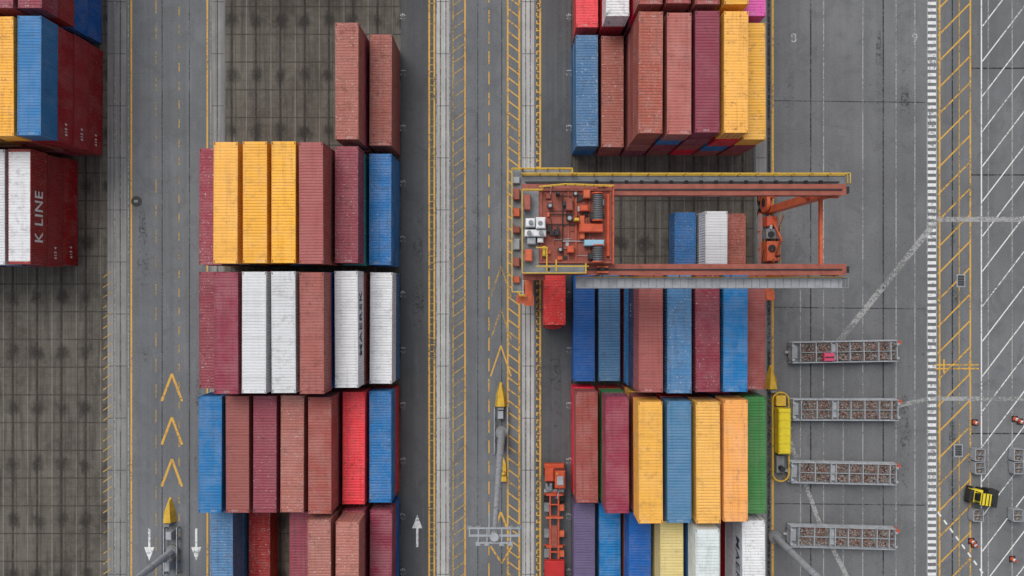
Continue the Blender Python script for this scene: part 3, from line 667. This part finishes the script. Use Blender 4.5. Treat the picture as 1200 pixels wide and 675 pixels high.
pms = [platform_mesh(), platform_mesh()]
for i, (px, py) in enumerate(((985, 411), (986, 478), (984, 551), (983, 625))):
    o = mk('lashing_gear_trailer', pms[i % 2], None, P(px - 2, py), R((1.0, -.2, -1.2, -1.6)[i]))
    if i == 0:
        q = MB('pink'); q.bbox(-.6, .6, -.45, .45, 1.15, 1.75, 'pink'); q.box(-.5, .5, -.06, .06, 1.76, 1.82, 'dark'); q.obj('pink_box', o, (-1.9, -.55, 0))
def bin_mesh():
    b = MB('steel')
    for s in (-1, 1): b.box(s * .55 - .04, s * .55 + .04, -.95, .95, .1, 1.0, 'steel'); b.box(-.5, .5, s * .92 - .04, s * .92 + .04, .1, 1.0, 'steel'); b.box(-.6, .6, s * .7 - .08, s * .7 + .08, 0, .1, 'dark')
    b.box(-.5, .5, -.88, .88, .1, .6, 'lash'); b.box(-.5, .5, -.03, .03, .6, .98, 'steel')
    for k in range(110):
        x = random.uniform(-.42, .42); y = random.uniform(-.8, .8); an = random.random() * 3.14; s = random.uniform(.06, .1); d = Vector((math.cos(an), math.sin(an), .3)) * s
        p = Vector((x, y, random.uniform(.6, .8))); b.cyl(p - d, p + d, s * .7, random.choice(('lash', 'lash2')), s * .5, 6)
    return b.mesh('bin')
bmm = bin_mesh()
for px, py in ((1142, 531), (1142, 546), (1187, 531), (1187, 546), (1140, 601), (1186, 601)):
    o = mk('lashing_bin', bmm, None, P(px, py), R(random.uniform(-4, 4))); o.scale = (1, .72, 1)
def cone(px, py):
    b = MB('redo'); b.bbox(-.24, .24, -.24, .24, 0, .06, 'rub', .02); b.cyl((0, 0, .06), (0, 0, .32), .19, 'redo', .13, 14); b.cyl((0, 0, .32), (0, 0, .5), .13, 'white', .09, 14); b.cyl((0, 0, .5), (0, 0, .8), .09, 'redo', .03, 14)
    o = b.obj('traffic_cone', None, P(px, py)); o.scale = (1.5, 1.5, 1.2)
for q in ((1142, 495), (1189, 491), (1138, 634), (1195, 494), (1141, 638), (1186, 655)): cone(*q)
b = MB('yel2')
b.bbox(-1.3, .1, -.75, .75, .35, 1.2, 'yel2', .12); b.bbox(-1.5, -1.0, -.7, .7, .4, 1.3, 'dark', .1); b.box(-.9, -.3, -.4, .4, 1.2, 1.4, 'rub'); b.box(-.95, -.8, -.38, .38, 1.4, 1.9, 'rub')
for sx in (-.85, .15):
    for s in (-.6, .6): b.cyl((sx, s, 1.1), (sx, s, 2.25), .05, 'dark', n=6)
b.box(-.95, .25, -.68, .68, 2.25, 2.3, 'yel2')
for i in range(3): b.box(-.85 + i * .4, -.75 + i * .4, -.66, .66, 2.3, 2.34, 'dark')
for s in (-.45, .45): b.box(.35, .5, s - .08, s + .08, .1, 2.6, 'dark'); b.box(.5, 1.7, s - .07, s + .07, .1, .16, 'dark')
b.box(.5, .56, -.6, .6, .2, 1.3, 'dark'); b.bbox(.6, 1.8, -1.0, 1.0, .17, 1.3, 'dark', .08)
for sx in (-1.0, .1):
    for s in (-.8, .8): b.cyl((sx, s - .12, .35), (sx, s + .12, .35), .35, 'rub', n=14)
b.obj('forklift', None, P(1143, 579, 0), R(-8))

# ------------------------------------------------------------------ trucks
def trailer(b, y0, y1, cm='redo'):
    for s in (-.48, .48): b.box(s - .09, s + .09, y1, y0, 1.0, 1.32, cm)
    n = int((y0 - y1) / 1.3)
    for i in range(n + 1): q = y1 + (y0 - y1) * i / n; b.box(-.38, .38, q - .07, q + .07, 1.08, 1.24, cm)
    for q in (y0 - .2, y1 + .2, (y0 + y1) / 2): b.box(-1.2, 1.2, q - .13, q + .13, 1.02, 1.36, cm); [b.box(s - .1, s + .1, q - .1, q + .1, 1.36, 1.5, 'dark') for s in (-1.08, 1.08)]
    for q in (y1 + 1.3, y1 + 2.6):
        b.cyl((-1.0, q, .5), (1.0, q, .5), .08, 'dark', n=8)
        for s in (-1, 1): b.cyl((s * .72, q, .5), (s * 1.2, q, .5), .5, 'rub', n=18); b.cyl((s * 1.2, q, .5), (s * 1.22, q, .5), .22, 'steel', n=12); b.box(s * .95 - .27, s * .95 + .27, q - .55, q + .55, 1.02, 1.06, 'dark')
    for s in (-.55, .55): b.box(s - .06, s + .06, y0 - 2.9, y0 - 2.75, .15, 1.0, 'dark')
def tractor(b, yf, m='redo'):
    for s in (-.42, .42): b.box(s - .1, s + .1, yf - 5.2, yf - .1, .75, 1.0, 'dark')
    b.bbox(-1.15, 1.15, yf - .5, yf, .5, 1.25, m, .08); b.bbox(-1.1, -.05, yf - 1.9, yf - .3, 1.2, 1.75, m, .12)
    b.bbox(-.02, 1.15, yf - 2.35, yf - .35, 1.0, 2.95, m, .14); b.box(.02, 1.11, yf - 2.38, yf - .32, 1.75, 2.55, 'glass'); b.box(-.04, 1.18, yf - 2.0, yf - .8, 1.8, 2.5, 'glass')
    b.bbox(.2, .95, yf - 1.9, yf - .9, 2.95, 3.1, 'steel', .05); b.cyl((.2, yf - .6, 2.95), (.2, yf - .6, 3.12), .09, 'yel')
    b.bbox(-1.05, -.25, yf - 2.9, yf - 2.1, .9, 1.9, 'steeld', .08); b.cyl((-.75, yf - 2.0, 1.5), (-.75, yf - 2.0, 3.0), .09, 'dark')
    b.box(-1.15, 1.15, yf - 3.3, yf - 2.95, .9, 1.06, 'steel'); b.cyl((0, yf - 4.1, 1.0), (0, yf - 4.1, 1.14), .5, 'dark', n=18)
    for q, w in ((yf - 1.0, .3), (yf - 4.1, .55)):
        for s in (-1, 1): a, c = sorted((s * (1.18 - w), s * 1.18)); b.cyl((a, q, .52), (c, q, .52), .52, 'rub', n=18)
    b.cyl((.5, yf - 2.6, 1.1), (.1, yf - 3.9, 1.5), .04, 'red', n=6); b.cyl((.7, yf - 2.6, 1.1), (.3, yf - 3.9, 1.5), .04, 'blue', n=6)
tx, ty, _ = P(650, 546, 2.0); root = empty('terminal_truck', (tx, ty, 0))
b = MB('redo'); tractor(b, 0); b.obj('tractor', root); b = MB('redo'); trailer(b, -3.3, -15.6)
b.box(-.35, .35, -9.5, -7.0, 1.33, 1.42, 'rust'); b.box(-1.0, 1.0, -6.2, -6.0, 1.33, 1.5, 'orange')
for q in (-5.0, -8.0, -10.3): b.box(-1.15, -.6, q - .5, q + .5, .85, 1.15, 'steeld'); b.box(.6, 1.15, q - .4, q + .3, .85, 1.2, 'orange')
b.bbox(-1.15, 1.15, -15.6, -10.9, 1.38, 2.0, 'red', .1)
b.obj('chassis', root)
root = empty('terminal_truck', (4.75, 7.9, 0))
b = MB('redo'); tractor(b, 4.2); b.obj('tractor', root); b = MB('dark'); trailer(b, .9, -12.6, 'red'); b.obj('chassis', root)
o = place(4.75, -1.25, 1.4, 'r', 20, 2.6, top=True)
o.rotation_euler.z = 0; o.parent = root; o.location = (0, -9.0, 1.5)

# ------------------------------------------------------------------ camera, light
cam = bpy.data.cameras.new('camera'); co = bpy.data.objects.new('camera', cam); scene.collection.objects.link(co)
co.location = (0, 0, CAMH); co.rotation_euler = (0, 0, 0); cam.sensor_width = 36; cam.lens = 24; cam.clip_end = 6000; cam.clip_start = .5; scene.camera = co
w = bpy.data.worlds.new('World'); scene.world = w; w.use_nodes = True; nt = w.node_tree
sky = nt.nodes.new('ShaderNodeTexSky'); sky.sky_type = 'NISHITA'; sky.sun_disc = False; sky.sun_elevation = R(55); sky.sun_rotation = R(-30); sky.dust_density = 3; sky.air_density = 1.
hs = nt.nodes.new('ShaderNodeHueSaturation'); hs.inputs['Saturation'].default_value = .35
nt.links.new(sky.outputs[0], hs.inputs['Color']); nt.links.new(hs.outputs[0], nt.nodes['Background'].inputs['Color']); nt.nodes['Background'].inputs['Strength'].default_value = .145
sl = bpy.data.lights.new('sun', 'SUN'); sl.energy = 1.5; sl.angle = R(35); sl.color = (1, .965, .92)
so = bpy.data.objects.new('sun', sl); scene.collection.objects.link(so)
az = R(-30); el = R(55); d = Vector((math.sin(az) * math.cos(el), math.cos(az) * math.cos(el), math.sin(el)))
so.rotation_euler = d.to_track_quat('Z', 'Y').to_euler()
scene.view_settings.view_transform = 'Standard'; scene.view_settings.look = 'None'; scene.view_settings.exposure = 0
